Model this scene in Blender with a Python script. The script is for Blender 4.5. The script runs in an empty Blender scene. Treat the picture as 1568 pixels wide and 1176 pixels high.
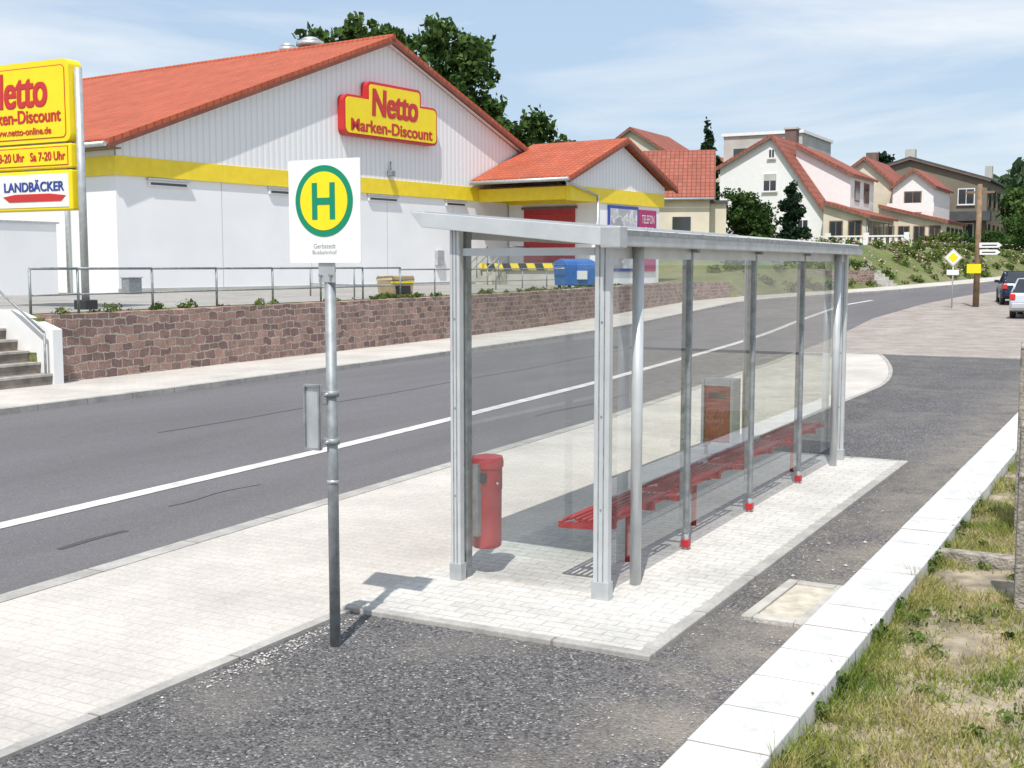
import bpy, math, random, bmesh
import numpy as np
from mathutils import Vector, Matrix, noise
random.seed(7); rng=np.random.default_rng(7)
S=bpy.context.scene
COL=S.collection
# ------------------------------------------------------------------ helpers
def lerp_tab(tab,x):
    if x<=tab[0][0]: return tab[0][1]
    for (a,b),(c,d) in zip(tab,tab[1:]):
        if x<=c:
            t=(x-a)/(c-a); return b+(d-b)*t
    return tab[-1][1]
def sm(t):
    t=max(0,min(1,t)); return t*t*(3-2*t)
E_T=[(-200,17.0),(-20,17.6),(16,18.05),(24,18.4),(31,18.9),(45,20.0),(57,20.8),(62,20.0),(67,18.3),(73,16.2),(85,13.2),(100,10.5),(120,5),(200,-22),(600,-160)]
N_T=[(-200,4.0),(-20,6.0),(5,6.64),(15.6,7.0),(27,7.8),(38,9.0),(47,9.8),(58,9.8),(66,9.2),(77,7.6),(88,5.2),(100,2.0),(120,-4),(200,-34),(600,-180)]
L_T=[(-200,7.2),(-20,8.3),(7,8.79),(11.5,8.95),(14.9,9.16),(21.5,9.64),(31,10.6),(45,12.2),(57,13.2),(66,12.6),(77,10.6),(88,8.2),(100,5),(120,-.6)]
eF=lambda x:lerp_tab(E_T,x); nF=lambda x:lerp_tab(N_T,x); lF=lambda x:lerp_tab(L_T,x)
def r(x):
    t=max(0,x-34); 
    if t<10: v=.0012*t*t
    else: v=.12+.024*(t-10)
    return min(v,1.9+0.002*max(0,x-115))
XS=[-200,-100,-50,-30,-20,-10,-5,0,3,6,9,12,14.05,14.15,15.35,15.45,16,18,21,24,27,31,33,36,39,42,45,48,51,54,57,59,61,62,63,65,67,70,73,76,80,85,90,95,100,105,110,120,140,170,200,300,450,600,700]

def M(name): 
    m=bpy.data.materials.new(name); m.use_nodes=True
    nt=m.node_tree; b=nt.nodes['Principled BSDF']; return m,nt,b
def N(nt,t,**k):
    n=nt.nodes.new(t)
    for a,v in k.items(): setattr(n,a,v)
    return n
def plain(name,col,rough=.6,metal=0,var=.12,scale=3,bump=0,bscale=40,spec=None):
    m,nt,b=M(name)
    tc=N(nt,'ShaderNodeTexCoord'); nz=N(nt,'ShaderNodeTexNoise'); nz.inputs['Scale'].default_value=scale; nz.inputs['Detail'].default_value=4
    nt.links.new(tc.outputs['Object'],nz.inputs['Vector'])
    cr=N(nt,'ShaderNodeValToRGB'); 
    lo=[c*(1-var) for c in col]; hi=[min(1,c*(1+var)) for c in col]
    cr.color_ramp.elements[0].position=.3; cr.color_ramp.elements[1].position=.7
    cr.color_ramp.elements[0].color=(*lo,1); cr.color_ramp.elements[1].color=(*hi,1)
    nt.links.new(nz.outputs['Fac'],cr.inputs['Fac']); nt.links.new(cr.outputs['Color'],b.inputs['Base Color'])
    b.inputs['Roughness'].default_value=rough; b.inputs['Metallic'].default_value=metal
    if spec is not None: b.inputs['Specular IOR Level'].default_value=spec
    if bump:
        n2=N(nt,'ShaderNodeTexNoise'); n2.inputs['Scale'].default_value=bscale; n2.inputs['Detail'].default_value=3
        nt.links.new(tc.outputs['Object'],n2.inputs['Vector'])
        bp=N(nt,'ShaderNodeBump'); bp.inputs['Strength'].default_value=bump; bp.inputs['Distance'].default_value=.02
        nt.links.new(n2.outputs['Fac'],bp.inputs['Height']); nt.links.new(bp.outputs['Normal'],b.inputs['Normal'])
    return m
def ramp(nt,pts):
    cr=N(nt,'ShaderNodeValToRGB'); e=cr.color_ramp.elements
    while len(e)<len(pts): e.new(.5)
    for i,(p,c) in enumerate(pts):
        e[i].position=p; e[i].color=(*c,1) if len(c)==3 else c
    return cr
def mix(nt,blend,a,b,fac=None,facv=1):
    n=N(nt,'ShaderNodeMix',data_type='RGBA',blend_type=blend)
    n.inputs[0].default_value=facv
    if fac is not None: nt.links.new(fac,n.inputs[0])
    for i,s in ((6,a),(7,b)):
        if isinstance(s,tuple): n.inputs[i].default_value=(*s,1)
        else: nt.links.new(s,n.inputs[i])
    return n.outputs[2]
def noisen(nt,tc,scale,detail=6,rough=.55,out='Object',mapping=None):
    n=N(nt,'ShaderNodeTexNoise'); n.inputs['Scale'].default_value=scale; n.inputs['Detail'].default_value=detail; n.inputs['Roughness'].default_value=rough
    src=tc.outputs[out]
    if mapping:
        mp=N(nt,'ShaderNodeMapping'); mp.inputs['Scale'].default_value=mapping; nt.links.new(src,mp.inputs['Vector']); src=mp.outputs['Vector']
    nt.links.new(src,n.inputs['Vector']); return n.outputs['Fac']
def asphalt(name,base,chip=70,contrast=.6,patch=None,rel=.8,streak=False,dust=None,var=.16):
    m,nt,b=M(name); tc=N(nt,'ShaderNodeTexCoord')
    big=noisen(nt,tc,.6,5,.62,mapping=(.2,1,1) if streak else None); c1=ramp(nt,[(.3,tuple(c*(1-var) for c in base)),(.7,tuple(c*(1+var) for c in base))]); nt.links.new(big,c1.inputs[0])
    vo=N(nt,'ShaderNodeTexVoronoi'); vo.inputs['Scale'].default_value=chip; nt.links.new(tc.outputs['Object'],vo.inputs['Vector'])
    sp=N(nt,'ShaderNodeSeparateColor'); nt.links.new(vo.outputs['Color'],sp.inputs[0])
    c2=ramp(nt,[(0,(1-contrast,)*3),(.55,(1,)*3),(.9,(1+contrast*.5,)*3),(.96,(1+contrast*2.2,)*3)]); nt.links.new(sp.outputs[0],c2.inputs[0])
    col=mix(nt,'MULTIPLY',c1.outputs[0],c2.outputs[0])
    if patch:
        pn=noisen(nt,tc,.8,5,.68); c5=ramp(nt,[(.5,(0,0,0)),(.68,(.6,)*3)]); nt.links.new(pn,c5.inputs[0])
        col=mix(nt,'MIX',col,patch,fac=c5.outputs[0])
    if dust:   # dusty strip beside the kerb, world Y range
        sx=N(nt,'ShaderNodeSeparateXYZ'); nt.links.new(tc.outputs['Object'],sx.inputs[0])
        d1=ramp(nt,[(0,(.55,)*3),(.35,(.35,)*3),(1,(0,0,0))]); mr=N(nt,'ShaderNodeMapRange'); mr.inputs[1].default_value=1.8; mr.inputs[2].default_value=2.7; nt.links.new(sx.outputs['Y'],mr.inputs[0]); nt.links.new(mr.outputs[0],d1.inputs[0])
        pn=noisen(nt,tc,2.2,5,.7); c6=ramp(nt,[(.38,(.15,)*3),(.62,(1.3,)*3)]); nt.links.new(pn,c6.inputs[0])
        col=mix(nt,'MIX',col,dust,fac=mix(nt,'MULTIPLY',d1.outputs[0],c6.outputs[0]))
    nt.links.new(col,b.inputs['Base Color']); b.inputs['Roughness'].default_value=.92; b.inputs['Specular IOR Level'].default_value=.25
    if rel:
        bp=N(nt,'ShaderNodeBump'); bp.inputs['Strength'].default_value=rel; bp.inputs['Distance'].default_value=.012; bp.invert=True
        nt.links.new(vo.outputs['Distance'],bp.inputs['Height']); nt.links.new(bp.outputs['Normal'],b.inputs['Normal'])
    return m
def bricks(name,c1,c2,mortar,w,h,ms=.01,plane='xy',noise_amt=.0,rough=.85,bump=.3,dirt=.25,bias=0,offset=.5,dirtscale=1.2,rot=0,fine=.12):
    m,nt,b=M(name); tc=N(nt,'ShaderNodeTexCoord')
    sp=N(nt,'ShaderNodeSeparateXYZ'); cb=N(nt,'ShaderNodeCombineXYZ'); nt.links.new(tc.outputs['Object'],sp.inputs[0])
    ix={'x':'X','y':'Y','z':'Z'}
    nt.links.new(sp.outputs[ix[plane[0]]],cb.inputs[0]); nt.links.new(sp.outputs[ix[plane[1]]],cb.inputs[1])
    v=cb.outputs[0]
    if rot:
        mp=N(nt,'ShaderNodeMapping'); mp.inputs['Rotation'].default_value=(0,0,rot); nt.links.new(v,mp.inputs['Vector']); v=mp.outputs[0]
    if noise_amt:
        nn=N(nt,'ShaderNodeTexNoise'); nn.inputs['Scale'].default_value=3.2; nn.inputs['Detail'].default_value=3; nt.links.new(v,nn.inputs['Vector'])
        vm=N(nt,'ShaderNodeVectorMath',operation='SUBTRACT'); nt.links.new(nn.outputs['Color'],vm.inputs[0]); vm.inputs[1].default_value=(.5,.5,.5)
        vs=N(nt,'ShaderNodeVectorMath',operation='SCALE'); vs.inputs['Scale'].default_value=noise_amt; nt.links.new(vm.outputs[0],vs.inputs[0])
        va=N(nt,'ShaderNodeVectorMath',operation='ADD'); nt.links.new(v,va.inputs[0]); nt.links.new(vs.outputs[0],va.inputs[1]); v=va.outputs[0]
    bt=N(nt,'ShaderNodeTexBrick'); bt.offset=offset
    bt.inputs['Color1'].default_value=(*c1,1); bt.inputs['Color2'].default_value=(*c2,1); bt.inputs['Mortar'].default_value=(*mortar,1)
    bt.inputs['Scale'].default_value=1; bt.inputs['Mortar Size'].default_value=ms; bt.inputs['Mortar Smooth'].default_value=.3
    bt.inputs['Brick Width'].default_value=w; bt.inputs['Row Height'].default_value=h; bt.inputs['Bias'].default_value=bias
    nt.links.new(v,bt.inputs['Vector'])
    dn=noisen(nt,tc,dirtscale,5,.62); dr=ramp(nt,[(.3,(1-dirt,)*3),(.65,(1.05,)*3)]); nt.links.new(dn,dr.inputs[0])
    col=mix(nt,'MULTIPLY',bt.outputs['Color'],dr.outputs[0])
    fn=noisen(nt,tc,35,2,.6); fr=ramp(nt,[(.3,(1-fine,)*3),(.7,(1+fine*.8,)*3)]); nt.links.new(fn,fr.inputs[0])
    col=mix(nt,'MULTIPLY',col,fr.outputs[0])
    nt.links.new(col,b.inputs['Base Color']); b.inputs['Roughness'].default_value=rough; b.inputs['Specular IOR Level'].default_value=.3
    if bump:
        bp=N(nt,'ShaderNodeBump'); bp.inputs['Strength'].default_value=bump; bp.inputs['Distance'].default_value=.02; bp.invert=True
        ad=N(nt,'ShaderNodeMath',operation='SUBTRACT'); nt.links.new(bt.outputs['Fac'],ad.inputs[0]); 
        ml=N(nt,'ShaderNodeMath',operation='MULTIPLY'); nt.links.new(fn,ml.inputs[0]); ml.inputs[1].default_value=.4
        nt.links.new(ml.outputs[0],ad.inputs[1]); nt.links.new(ad.outputs[0],bp.inputs['Height']); nt.links.new(bp.outputs['Normal'],b.inputs['Normal'])
    return m
def foliage(name,dark,mid,light,scale=.5,trans=.25):
    m,nt,b=M(name); tc=N(nt,'ShaderNodeTexCoord')
    a=noisen(nt,tc,scale,2); f=noisen(nt,tc,scale*9,1)
    md=N(nt,'ShaderNodeMath',operation='ADD'); nt.links.new(a,md.inputs[0]); nt.links.new(f,md.inputs[1])
    hf=N(nt,'ShaderNodeMath',operation='MULTIPLY'); hf.inputs[1].default_value=.5; nt.links.new(md.outputs[0],hf.inputs[0])
    cr=ramp(nt,[(.38,dark),(.5,mid),(.62,light)]); nt.links.new(hf.outputs[0],cr.inputs[0])
    nt.nodes.remove(b); d=N(nt,'ShaderNodeBsdfDiffuse'); nt.links.new(cr.outputs[0],d.inputs['Color'])
    tr=N(nt,'ShaderNodeBsdfTranslucent'); nt.links.new(cr.outputs[0],tr.inputs['Color'])
    ms=N(nt,'ShaderNodeMixShader'); ms.inputs[0].default_value=trans
    nt.links.new(d.outputs[0],ms.inputs[1]); nt.links.new(tr.outputs[0],ms.inputs[2]); nt.links.new(ms.outputs[0],nt.nodes['Material Output'].inputs[0])
    return m
def glassm(name,tint):
    m,nt,b=M(name); nt.nodes.remove(b)
    t=N(nt,'ShaderNodeBsdfTransparent'); t.inputs[0].default_value=(*tint,1)
    g=N(nt,'ShaderNodeBsdfGlossy'); g.inputs['Roughness'].default_value=.01; g.inputs[0].default_value=(1,1,1,1)
    lw=N(nt,'ShaderNodeLayerWeight'); lw.inputs[0].default_value=.5
    pw=N(nt,'ShaderNodeMath',operation='POWER'); pw.inputs[1].default_value=4.5; nt.links.new(lw.outputs['Facing'],pw.inputs[0])
    ml=N(nt,'ShaderNodeMath',operation='MULTIPLY_ADD'); ml.inputs[1].default_value=.9; ml.inputs[2].default_value=.07; nt.links.new(pw.outputs[0],ml.inputs[0])
    ms=N(nt,'ShaderNodeMixShader'); nt.links.new(ml.outputs[0],ms.inputs[0]); nt.links.new(t.outputs[0],ms.inputs[1]); nt.links.new(g.outputs[0],ms.inputs[2])
    d=N(nt,'ShaderNodeBsdfDiffuse'); d.inputs[0].default_value=(.6,.6,.58,1)
    tc=N(nt,'ShaderNodeTexCoord'); dn=noisen(nt,tc,2.2,4,.65); dr=ramp(nt,[(.4,(.01,)*3),(.8,(.08,)*3)]); nt.links.new(dn,dr.inputs[0])
    m2=N(nt,'ShaderNodeMixShader'); nt.links.new(dr.outputs[0],m2.inputs[0]); nt.links.new(ms.outputs[0],m2.inputs[1]); nt.links.new(d.outputs[0],m2.inputs[2])
    nt.links.new(m2.outputs[0],nt.nodes['Material Output'].inputs[0]); return m

def empty(name,loc=(0,0,0),rz=0):
    o=bpy.data.objects.new(name,None); COL.objects.link(o); o.location=loc; o.rotation_euler=(0,0,rz); o.empty_display_size=.3
    return o
def mesh(name,v,f,mat,parent=None,smooth=False,bevel=0):
    me=bpy.data.meshes.new(name); me.from_pydata([tuple(p) for p in v],[],f); me.update()
    if mat: me.materials.append(mat)
    o=bpy.data.objects.new(name,me); COL.objects.link(o)
    if parent: o.parent=parent
    if smooth:
        me.polygons.foreach_set('use_smooth',[True]*len(me.polygons))
    if bevel:
        b=o.modifiers.new('b','BEVEL'); b.width=bevel; b.segments=2; b.limit_method='ANGLE'
    return o
def box(name,a,b,mat,parent=None,bevel=0):
    x0,y0,z0=a;x1,y1,z1=b
    v=[(x0,y0,z0),(x1,y0,z0),(x1,y1,z0),(x0,y1,z0),(x0,y0,z1),(x1,y0,z1),(x1,y1,z1),(x0,y1,z1)]
    f=[(0,3,2,1),(4,5,6,7),(0,1,5,4),(1,2,6,5),(2,3,7,6),(3,0,4,7)]
    return mesh(name,v,f,mat,parent,bevel=bevel)
def tube(name,p0,p1,r0,mat,parent=None,r1=None,seg=16):
    r1=r0 if r1 is None else r1
    p0=Vector(p0);p1=Vector(p1);d=(p1-p0).normalized()
    a=d.orthogonal().normalized();b=d.cross(a)
    v=[];
    for P,rr in((p0,r0),(p1,r1)):
        for i in range(seg):
            t=2*math.pi*i/seg; v.append(P+a*math.cos(t)*rr+b*math.sin(t)*rr)
    f=[(i,(i+1)%seg,seg+(i+1)%seg,seg+i) for i in range(seg)]+[tuple(range(seg))[::-1],tuple(range(seg,2*seg))]
    o=mesh(name,v,f,mat,parent); 
    for i,p in enumerate(o.data.polygons): p.use_smooth=i<seg
    return o
def prism(name,poly,axis,t0,t1,mat,parent=None,bevel=0):
    def P(a,b,t): return {'x':(t,a,b),'y':(a,t,b),'z':(a,b,t)}[axis]
    n=len(poly); v=[P(a,b,t0) for a,b in poly]+[P(a,b,t1) for a,b in poly]
    f=[tuple(range(n)),tuple(range(2*n-1,n-1,-1))]+[(i,i+n,(i+1)%n+n,(i+1)%n) for i in range(n)]
    o=mesh(name,v,f,mat,parent,bevel=bevel)
    bm=bmesh.new(); bm.from_mesh(o.data); bmesh.ops.recalc_face_normals(bm,faces=bm.faces); bm.to_mesh(o.data); bm.free()
    return o
def rrect(x0,z0,x1,z1,rad,seg=6):
    p=[]
    for cx,cz,a in((x1-rad,z1-rad,0),(x0+rad,z1-rad,90),(x0+rad,z0+rad,180),(x1-rad,z0+rad,270)):
        for i in range(seg+1):
            t=math.radians(a+90*i/seg); p.append((cx+rad*math.cos(t),cz+rad*math.sin(t)))
    return p
def text(name,s,w,h,loc,rot,mat,parent,bold=0,ext=.003,shear=0):
    cu=bpy.data.curves.new(name,'FONT'); cu.body=s; cu.size=1; cu.offset=.008 if bold else 0; cu.extrude=0; cu.align_x='CENTER'; cu.align_y='CENTER'; cu.shear=shear
    o=bpy.data.objects.new(name,cu); COL.objects.link(o); bpy.context.view_layer.update()
    dg=bpy.context.evaluated_depsgraph_get(); me=bpy.data.meshes.new_from_object(o.evaluated_get(dg))
    bpy.data.objects.remove(o)
    bm=bmesh.new(); bm.from_mesh(me); vs=np.array([v.co[:] for v in bm.verts]); mn=vs.min(0);mx=vs.max(0)
    base=[((v.co.x-(mn[0]+mx[0])/2)*w/(mx[0]-mn[0]),(v.co.y-(mn[1]+mx[1])/2)*h/(mx[1]-mn[1])) for v in bm.verts]
    bm.faces.ensure_lookup_table(); fs=[[v.index for v in f.verts] for f in bm.faces]; bm.free()
    sh=[(0,0)] if not bold else [(-bold,-bold*.4),(bold,-bold*.4),(-bold,bold*.4),(bold,bold*.4),(0,0)]
    V=[];Fc=[]
    for k,(a,b_) in enumerate(sh):
        n0=len(V); V+=[(x+a,y+b_,ext+.0015*k) for x,y in base]; Fc+=[[i+n0 for i in f] for f in fs]
    o=mesh(name,V,Fc,mat,parent); o.location=loc; o.rotation_euler=rot
    return o
def strip(name,ya,yb,x0,x1,zo,mat,step=1.5,thick=0,extra=[]):
    xs=sorted(set([x0,x1]+[x for x in XS if x0<x<x1]+list(np.arange(x0,min(x1,120),step))+extra))
    v=[];f=[]
    for x in xs:
        a=ya(x);b=yb(x);z=r(x)+zo
        v+=[(x,a,z),(x,b,z),(x,a,z-thick),(x,b,z-thick)]
    for i in range(len(xs)-1):
        k=4*i; f.append((k,k+4,k+5,k+1))
        if thick:
            f.append((k,k+2,k+6,k+4)); f.append((k+1,k+5,k+7,k+3))
    if thick: f.append((0,1,3,2)); k=4*(len(xs)-1); f.append((k,k+2,k+3,k+1))
    return mesh(name,v,f,mat)
def leafmesh(name,pts,size,mat,parent=None,seed=1):
    g=np.random.default_rng(seed); n=len(pts); pts=np.asarray(pts)
    a=g.normal(size=(n,3)); a/=np.linalg.norm(a,axis=1)[:,None]
    b=g.normal(size=(n,3)); b-= (a*b).sum(1)[:,None]*a; b/=np.linalg.norm(b,axis=1)[:,None]
    s=size*(.5+g.random(n))[:,None]
    V=np.stack([pts-a*s*.5,pts+b*s*.32,pts+a*s*.5,pts-b*s*.32],1).reshape(-1,3)
    me=bpy.data.meshes.new(name); me.vertices.add(4*n); me.vertices.foreach_set('co',V.ravel().astype(np.float32))
    me.loops.add(4*n); me.loops.foreach_set('vertex_index',np.arange(4*n,dtype=np.int32))
    me.polygons.add(n); me.polygons.foreach_set('loop_start',np.arange(0,4*n,4,dtype=np.int32)); me.polygons.foreach_set('loop_total',np.full(n,4,dtype=np.int32))
    me.update(); me.validate(); me.materials.append(mat)
    o=bpy.data.objects.new(name,me); COL.objects.link(o)
    if parent: o.parent=parent
    return o
def blobpts(blobs,per,seed=1,hole=.42,nscale=.9):
    g=random.Random(seed); out=[]
    for (c,rr) in blobs:
        n=int(per*rr[0]*rr[1]*rr[2]**.5)
        for k in range(n):
            d=Vector((g.gauss(0,1),g.gauss(0,1),g.gauss(0,1))).normalized()*(g.random()**.4)
            d*= .8+.45*noise.noise(d*2.2+Vector(c))
            p=Vector((c[0]+d.x*rr[0],c[1]+d.y*rr[1],c[2]+d.z*rr[2]))
            if noise.noise(p*nscale)+.5<hole: continue
            out.append(p[:])
    return out
def tree(name,base,h,cr,mat,bark,per=220,size=.4,seed=1,nb=16,zlo=.35,trunk=.25):
    e=empty(name,base); g=random.Random(seed)
    tube('trunk',(0,0,-.5),(g.uniform(-.3,.3),0,h*.6),trunk,bark,e,r1=trunk*.45,seg=10)
    bl=[]; zc=h*(1+zlo)/2; hz_=h*(1-zlo)/2
    for i in range(nb):
        a=2.4*i+g.uniform(-.4,.4); zz=-.9+1.8*(i+.5)/nb
        w=math.sqrt(max(.1,1-zz*zz)); q=.55+.4*g.random()
        s=cr*g.uniform(.26,.42)
        c=((cr-s*.8)*w*q*math.cos(a)*1.15,(cr-s*.8)*w*q*math.sin(a)*1.15,zc+zz*(hz_-s*.7))
        bl.append((c,(s,s,s*.8)))
        tube('limb',(0,0,h*g.uniform(.25,.5)),c,trunk*.3,bark,e,r1=.03,seg=6)
    bl.append(((0,0,zc),(cr*.55,cr*.55,hz_*.7)))
    leafmesh('crown',blobpts(bl,per,seed),size,mat,e,seed=seed)
    return e

# ------------------------------------------------------------------ materials
m_asph=asphalt('asphalt_gravel',(.135,.13,.132),75,.62,patch=(.225,.208,.185),rel=1.0,dust=(.34,.30,.25))
m_road=asphalt('asphalt_road',(.142,.136,.142),110,.2,rel=0,streak=True,var=.13)
m_tar=asphalt('tar_repair',(.085,.082,.085),110,.2,rel=0)
m_park=bricks('parking_paving',(.40,.345,.31),(.35,.305,.275),(.28,.25,.22),.22,.11,.008,dirt=.3,bump=0)
m_pave=bricks('paving_blocks',(.57,.53,.485),(.53,.495,.455),(.455,.42,.38),.2,.1,.005,dirt=.22,bump=0,dirtscale=.7,rot=math.pi/2)
m_pave2=bricks('platform_blocks',(.60,.585,.55),(.55,.535,.505),(.42,.40,.365),.2,.1,.006,dirt=.22,bump=.12,rot=math.pi/2)
m_kerb=bricks('kerb_concrete',(.66,.66,.655),(.61,.61,.60),(.36,.33,.29),.5,3,.008,dirt=.24,bump=.12,dirtscale=4,offset=0,fine=.08)
m_edge=bricks('edging_concrete',(.44,.42,.39),(.40,.385,.36),(.24,.22,.2),1.0,3,.010,dirt=.3,bump=0,dirtscale=3,offset=0)
m_conc=plain('concrete',(.44,.42,.38),.9,var=.25,scale=5,bump=.5,bscale=60)
m_step=plain('stone_step',(.24,.21,.18),.9,var=.3,scale=5,bump=.5,bscale=30)
m_concw=plain('concrete_weathered',(.30,.27,.23),.95,var=.45,scale=14,bump=1.0,bscale=45)
m_sand=plain('sandy_mortar',(.50,.45,.37),.95,var=.25,scale=9,bump=.5)
m_line=plain('road_paint',(.58,.56,.54),.7,var=.22,scale=6)
SC=((.42,.265,.215),(.20,.13,.12),(.46,.40,.34))
m_stone=bricks('stone_masonry',*SC,.31,.165,.017,plane='xz',noise_amt=.2,bump=.9,dirt=.32,dirtscale=2.4,fine=.3)
m_stoney=bricks('stone_masonry_side',*SC,.31,.165,.017,plane='yz',noise_amt=.2,bump=.9,dirt=.32,dirtscale=2.4,fine=.3)
m_metal=plain('galvanised_metal',(.50,.52,.53),.45,.5,var=.14,scale=8)
m_metd=plain('galvanised_dull',(.28,.30,.31),.55,.4,var=.25,scale=14)
m_alu=plain('aluminium_profile',(.58,.60,.61),.42,.35,var=.08,scale=6)
m_dark=plain('dark_rubber',(.03,.03,.033),.6,var=.1)
m_white=plain('white_paint',(.80,.80,.79),.5,var=.03)
m_red=plain('red_powdercoat',(.42,.024,.03),.42,var=.15,scale=6)
m_redd=plain('sign_red',(.56,.03,.03),.4,var=.03)
m_yel=plain('sign_yellow',(.90,.69,.01),.4,var=.03)
m_yelb=plain('yellow_band',(.88,.66,.03),.5,var=.06)
m_green=plain('sign_green',(.0,.24,.12),.4,var=.02)
m_grey=plain('sign_grey_text',(.25,.25,.25),.5)
m_blue=plain('blue_plastic',(.03,.14,.42),.4,var=.15)
m_bluesign=plain('blue_frame',(.03,.06,.3),.4)
m_mag=plain('magenta_poster',(.42,.03,.15),.5,var=.2,scale=2)
m_black=plain('black',(.02,.02,.02),.5)
m_brown=plain('wood_brown',(.23,.15,.09),.85,var=.3,scale=4,bump=.4)
m_cream=plain('cream_plaster',(.66,.60,.48),.9,var=.1,scale=.8)
m_tan=plain('tan_grp',(.42,.33,.2),.7,var=.2)
m_greyw=plain('grey_plaster',(.48,.47,.44),.9,var=.12,scale=.8)
m_olive=plain('olive_plaster',(.19,.17,.13),.9,var=.15,scale=.8)
m_darkroof=plain('dark_roofing',(.075,.078,.085),.7,var=.2,scale=2)
m_chim=plain('chimney_brick',(.17,.12,.10),.9,var=.2)
m_verge=plain('verge_board',(.20,.07,.05),.8,var=.15)
m_win=plain('window_glass',(.035,.042,.05),.12,var=.3,scale=.6,spec=.8)
m_glass=glassm('shelter_glass',(.83,.86,.845))
m_bark=plain('bark',(.10,.075,.055),.95,var=.3,scale=6,bump=.8)
m_forec=asphalt('forecourt_surface',(.32,.305,.29),40,.2,patch=(.2,.2,.15),rel=0)
m_clad=plain('white_render',(.86,.86,.865),.7,var=.04,scale=.5)
m_corr,nt,b=M('corrugated_cladding'); tc=N(nt,'ShaderNodeTexCoord'); w=N(nt,'ShaderNodeTexWave',bands_direction='X'); w.inputs['Scale'].default_value=1.05
nt.links.new(tc.outputs['Object'],w.inputs['Vector']); cr=ramp(nt,[(.0,(.72,.73,.74)),(.35,(.84,.84,.84)),(1,(.84,.84,.84))]); nt.links.new(w.outputs['Fac'],cr.inputs[0])
nt.links.new(cr.outputs[0],b.inputs['Base Color']); b.inputs['Roughness'].default_value=.6
bp=N(nt,'ShaderNodeBump'); bp.inputs['Strength'].default_value=.3; bp.inputs['Distance'].default_value=.03; nt.links.new(w.outputs['Fac'],bp.inputs['Height']); nt.links.new(bp.outputs[0],b.inputs['Normal'])
def tiles(name,c1,c2,m):
    return bricks(name,c1,c2,m,.30,.34,.035,plane='yx',rough=.75,bump=.5,dirt=.2,offset=0,dirtscale=.7)
m_tile=tiles('roof_tiles_red',(.50,.125,.06),(.43,.10,.05),(.30,.07,.04))
m_tileo=tiles('roof_tiles_old',(.37,.12,.08),(.30,.095,.062),(.19,.06,.045))
m_leaf=foliage('leaves',(.026,.055,.018),(.06,.115,.032),(.12,.19,.06),.35)
m_leafd=foliage('leaves_conifer',(.012,.028,.014),(.025,.052,.026),(.045,.08,.04),.6)
m_leafl=foliage('leaves_weeds',(.05,.085,.022),(.12,.175,.045),(.24,.26,.10),1.5)
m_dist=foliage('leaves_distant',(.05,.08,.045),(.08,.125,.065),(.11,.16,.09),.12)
m_terr,nt,b=M('terrain_grass_soil'); tc=N(nt,'ShaderNodeTexCoord')
a=noisen(nt,tc,.25,5,.65); cr=ramp(nt,[(.3,(.09,.13,.035)),(.5,(.16,.18,.06)),(.62,(.23,.21,.11)),(.75,(.30,.26,.17))]); nt.links.new(a,cr.inputs[0])
a2=noisen(nt,tc,12,3,.7); cr2=ramp(nt,[(.3,(.6,)*3),(.7,(1.25,)*3)]); nt.links.new(a2,cr2.inputs[0])
nt.links.new(mix(nt,'MULTIPLY',cr.outputs[0],cr2.outputs[0]),b.inputs['Base Color']); b.inputs['Roughness'].default_value=.95
bp=N(nt,'ShaderNodeBump'); bp.inputs['Strength'].default_value=.6; bp.inputs['Distance'].default_value=.05; nt.links.new(a2,bp.inputs['Height']); nt.links.new(bp.outputs[0],b.inputs['Normal'])
m_soil=plain('dry_soil',(.30,.25,.18),.95,var=.45,scale=5,bump=.8,bscale=30)
m_grass,nt,b=M('grass_blades'); tc=N(nt,'ShaderNodeTexCoord')
a=noisen(nt,tc,1.7,5,.68); cr=ramp(nt,[(.34,(.13,.20,.035)),(.46,(.25,.29,.07)),(.55,(.40,.37,.14)),(.66,(.50,.42,.24))]); nt.links.new(a,cr.inputs[0])
a2=noisen(nt,tc,60,1,.6); cr2=ramp(nt,[(.3,(.6,)*3),(.7,(1.3,)*3)]); nt.links.new(a2,cr2.inputs[0])
cc=mix(nt,'MULTIPLY',cr.outputs[0],cr2.outputs[0]); nt.nodes.remove(b); b=N(nt,'ShaderNodeBsdfDiffuse'); nt.links.new(cc,b.inputs[0])
tr=N(nt,'ShaderNodeBsdfTranslucent'); nt.links.new(cc,tr.inputs[0]); ms=N(nt,'ShaderNodeMixShader'); ms.inputs[0].default_value=.3
nt.links.new(b.outputs[0],ms.inputs[1]); nt.links.new(tr.outputs[0],ms.inputs[2]); nt.links.new(ms.outputs[0],nt.nodes['Material Output'].inputs[0])

# ------------------------------------------------------------------ terrain
OFF=[-500,-250,-120,-60,-35,-25,-18.5,-18,-17,-14,-10,-6,-3,-1,-.3,.13,.2,.8,1.7,1.8,3,4.5,6,8,11,16,24,40,70,130,260,520]
def terr_top(x): return 1.2+.1*sm((x-30)/30)+2.3*sm((x-60)/20)
def terr(x,off):
    low=r(x)-.14
    w=.15 if x<=61 else .15+4.5*sm((x-61)/10)
    t=0
    if off>0: t=sm((off+.001)/w) if w>.2 else (1 if off>=.15 else 0)
    if 14.1<x<15.4 and off<1.75: t=0
    top=terr_top(x)+ (.0 if off<16 else .02*(off-16) if off<70 else 1.08+.03*(off-70))*(1 if x>60 else .3)
    return low+(top-low)*t
v=[];f=[]
for x in XS:
    for o in OFF: v.append((x,eF(x)+o,terr(x,o)))
no=len(OFF)
for i in range(len(XS)-1):
    for j in range(no-1): k=i*no+j; f.append((k,k+no,k+no+1,k+1))
mesh('terrain',v,f,m_terr)
v=[];f=[]; xs_=[x for x in XS if 15.44<x<=59]; of_=[1.7,3,4.5,6,8,11,16]
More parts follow.
